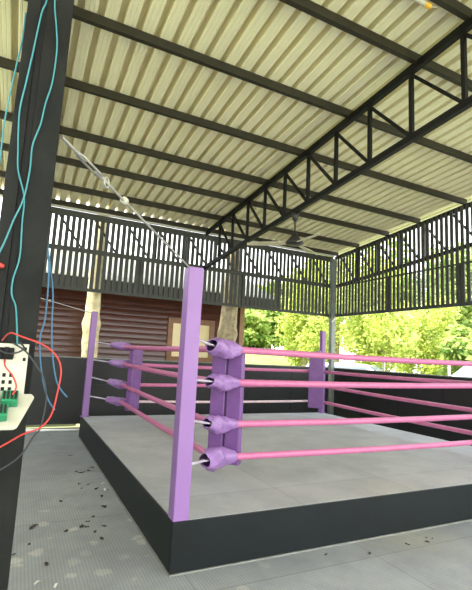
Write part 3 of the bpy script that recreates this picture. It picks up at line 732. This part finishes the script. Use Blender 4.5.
# ------------------------------------------------------------------ vehicles and posts outside
def car(label, x, y, rz, paint, sc=1.0):
    t = thing('car', label, 'car', (x, y, -0.085), 'cars parked beyond the right wall')
    Rm = Matrix.Rotation(rz, 4, 'Z')
    def P(u, v, z): q = Rm @ Vector((u*sc, v*sc, 0)); return (x + q.x, y + q.y, -0.085 + z*sc)
    def hull(sections):
        b = MB(); vs = []; n = 0
        for u, ring_ in sections:
            n = len(ring_); vs += [P(u, v, z) for v, z in ring_]
        k = len(sections)
        b.add(vs, [(i*n+j, i*n+(j+1)%n, (i+1)*n+(j+1)%n, (i+1)*n+j) for i in range(k-1) for j in range(n)], True)
        b.add(vs[:n][::-1], [tuple(range(n))]); b.add(vs[-n:], [tuple(range(n))]); return b
    def rg(w, z0, z1): return [(-w,z0),(w,z0),(w*1.0,z0+(z1-z0)*0.6),(w*0.93,z1),(-w*0.93,z1),(-w,z0+(z1-z0)*0.6)]
    part('body', hull([(-2.15,rg(0.70,0.40,0.85)),(-2.05,rg(0.82,0.26,1.0)),(-1.2,rg(0.86,0.22,1.03)),(0.9,rg(0.86,0.22,1.0)),(1.8,rg(0.83,0.25,0.86)),(2.12,rg(0.68,0.38,0.70))]), paint, t)
    def rc(w, w2, z1): return [(-w,0.98),(w,0.98),(w2,z1),(-w2,z1)]
    part('cabin', hull([(-1.95,rc(0.76,0.74,1.0)),(-1.45,rc(0.80,0.62,1.46)),(-0.3,rc(0.80,0.64,1.53)),(0.35,rc(0.80,0.62,1.48)),(1.15,rc(0.78,0.76,1.0))]), paint, t)
    part('windscreen', MB().add([P(1.14,-0.66,1.03),P(1.14,0.66,1.03),P(0.42,0.56,1.47),P(0.42,-0.56,1.47)], [(0,1,2,3)]), M['glass'], t, solid=0.012)
    for sg in (-1, 1):
        part('side_window', MB().add([P(-1.5,sg*0.80,1.04),P(0.9,sg*0.80,1.04),P(0.3,sg*0.66,1.43),P(-1.35,sg*0.655,1.41)], [(0,1,2,3)]), M['glass'], t, solid=0.03)
    for u in (-1.3, 1.3):
        for sg in (-1, 1):
            a = Vector(P(u, sg*0.72, 0.31)); c = Vector(P(u, sg*0.89, 0.31))
            part('wheel', MB().tube([a, c], 0.31*sc, 18), M['tyre'], t)
    return t
car('white car parked behind the right half wall next to the grey column', 9.75, 10.7, math.radians(-55), M['carwhite'], 1.0)
car('pale blue car parked behind the right half wall at the right frame edge', 13.3, 7.5, math.radians(-60), M['carblue'], 1.12)
for x, y, h, lb in ((8.5, 8.42, 1.55, 'thin white post standing outside the right wall between the two cars, left one'), (10.4, 7.96, 1.62, 'thin white post outside the right wall in front of the pale blue car')):
    t = thing('marker_post', lb, 'post', (x, y, -0.085))
    part('shaft', MB().tube([(x,y,-0.085),(x,y,h-0.03)], 0.035, 10), M['white'], t); part('cap', MB().lathe((x,y,0), [(0.042,h-0.03),(0.042,h),(0.0,h+0.02)], 12), M['white'], t)

# ------------------------------------------------------------------ light, sky, camera
wd = bpy.data.worlds.new('sky'); scn.world = wd; wd.use_nodes = True
N = wd.node_tree.nodes; L = wd.node_tree.links; bg = N['Background']
tc = N.new('ShaderNodeTexCoord'); sp = N.new('ShaderNodeSeparateXYZ'); cr = N.new('ShaderNodeValToRGB')
L.new(tc.outputs['Generated'], sp.inputs[0]); L.new(sp.outputs['Z'], cr.inputs['Fac'])
cr.color_ramp.elements[0].position = 0.0; cr.color_ramp.elements[0].color = (1.0, 1.0, 0.98, 1)
cr.color_ramp.elements[1].position = 0.8; cr.color_ramp.elements[1].color = (0.80, 0.88, 1.0, 1)
L.new(cr.outputs['Color'], bg.inputs['Color']); bg.inputs['Strength'].default_value = 1.5
sun = bpy.data.lights.new('sun', 'SUN'); sun.energy = 3.4; sun.angle = math.radians(2.0); sun.color = (1.0, 0.96, 0.86)
so = bpy.data.objects.new('sun', sun); COL.objects.link(so)
so.rotation_euler = Vector((0.52, -0.10, -1.0)).to_track_quat('-Z', 'Y').to_euler()

cam = bpy.data.cameras.new('camera'); co = bpy.data.objects.new('camera', cam); COL.objects.link(co)
fw, rt, up = Vector((0.4369,0.8888,0.1386)), Vector((0.8933,-0.4468,0.0495)), Vector((-0.1059,-0.1021,0.9891))
mw = Matrix((( rt.x, up.x, -fw.x, 0), (rt.y, up.y, -fw.y, 0), (rt.z, up.z, -fw.z, 1.5), (0,0,0,1)))
co.matrix_world = mw
cam.sensor_fit = 'VERTICAL'; cam.sensor_height = 36; cam.lens = 431.75 / 590 * 36; cam.clip_start = 0.05; cam.clip_end = 300
scn.camera = co
vs_ = scn.view_settings; vs_.view_transform = 'Standard'; vs_.look = 'None'; vs_.exposure = 1.75; vs_.gamma = 1; vs_.use_curve_mapping = False
scn.cycles.max_bounces = 10; scn.cycles.diffuse_bounces = 6
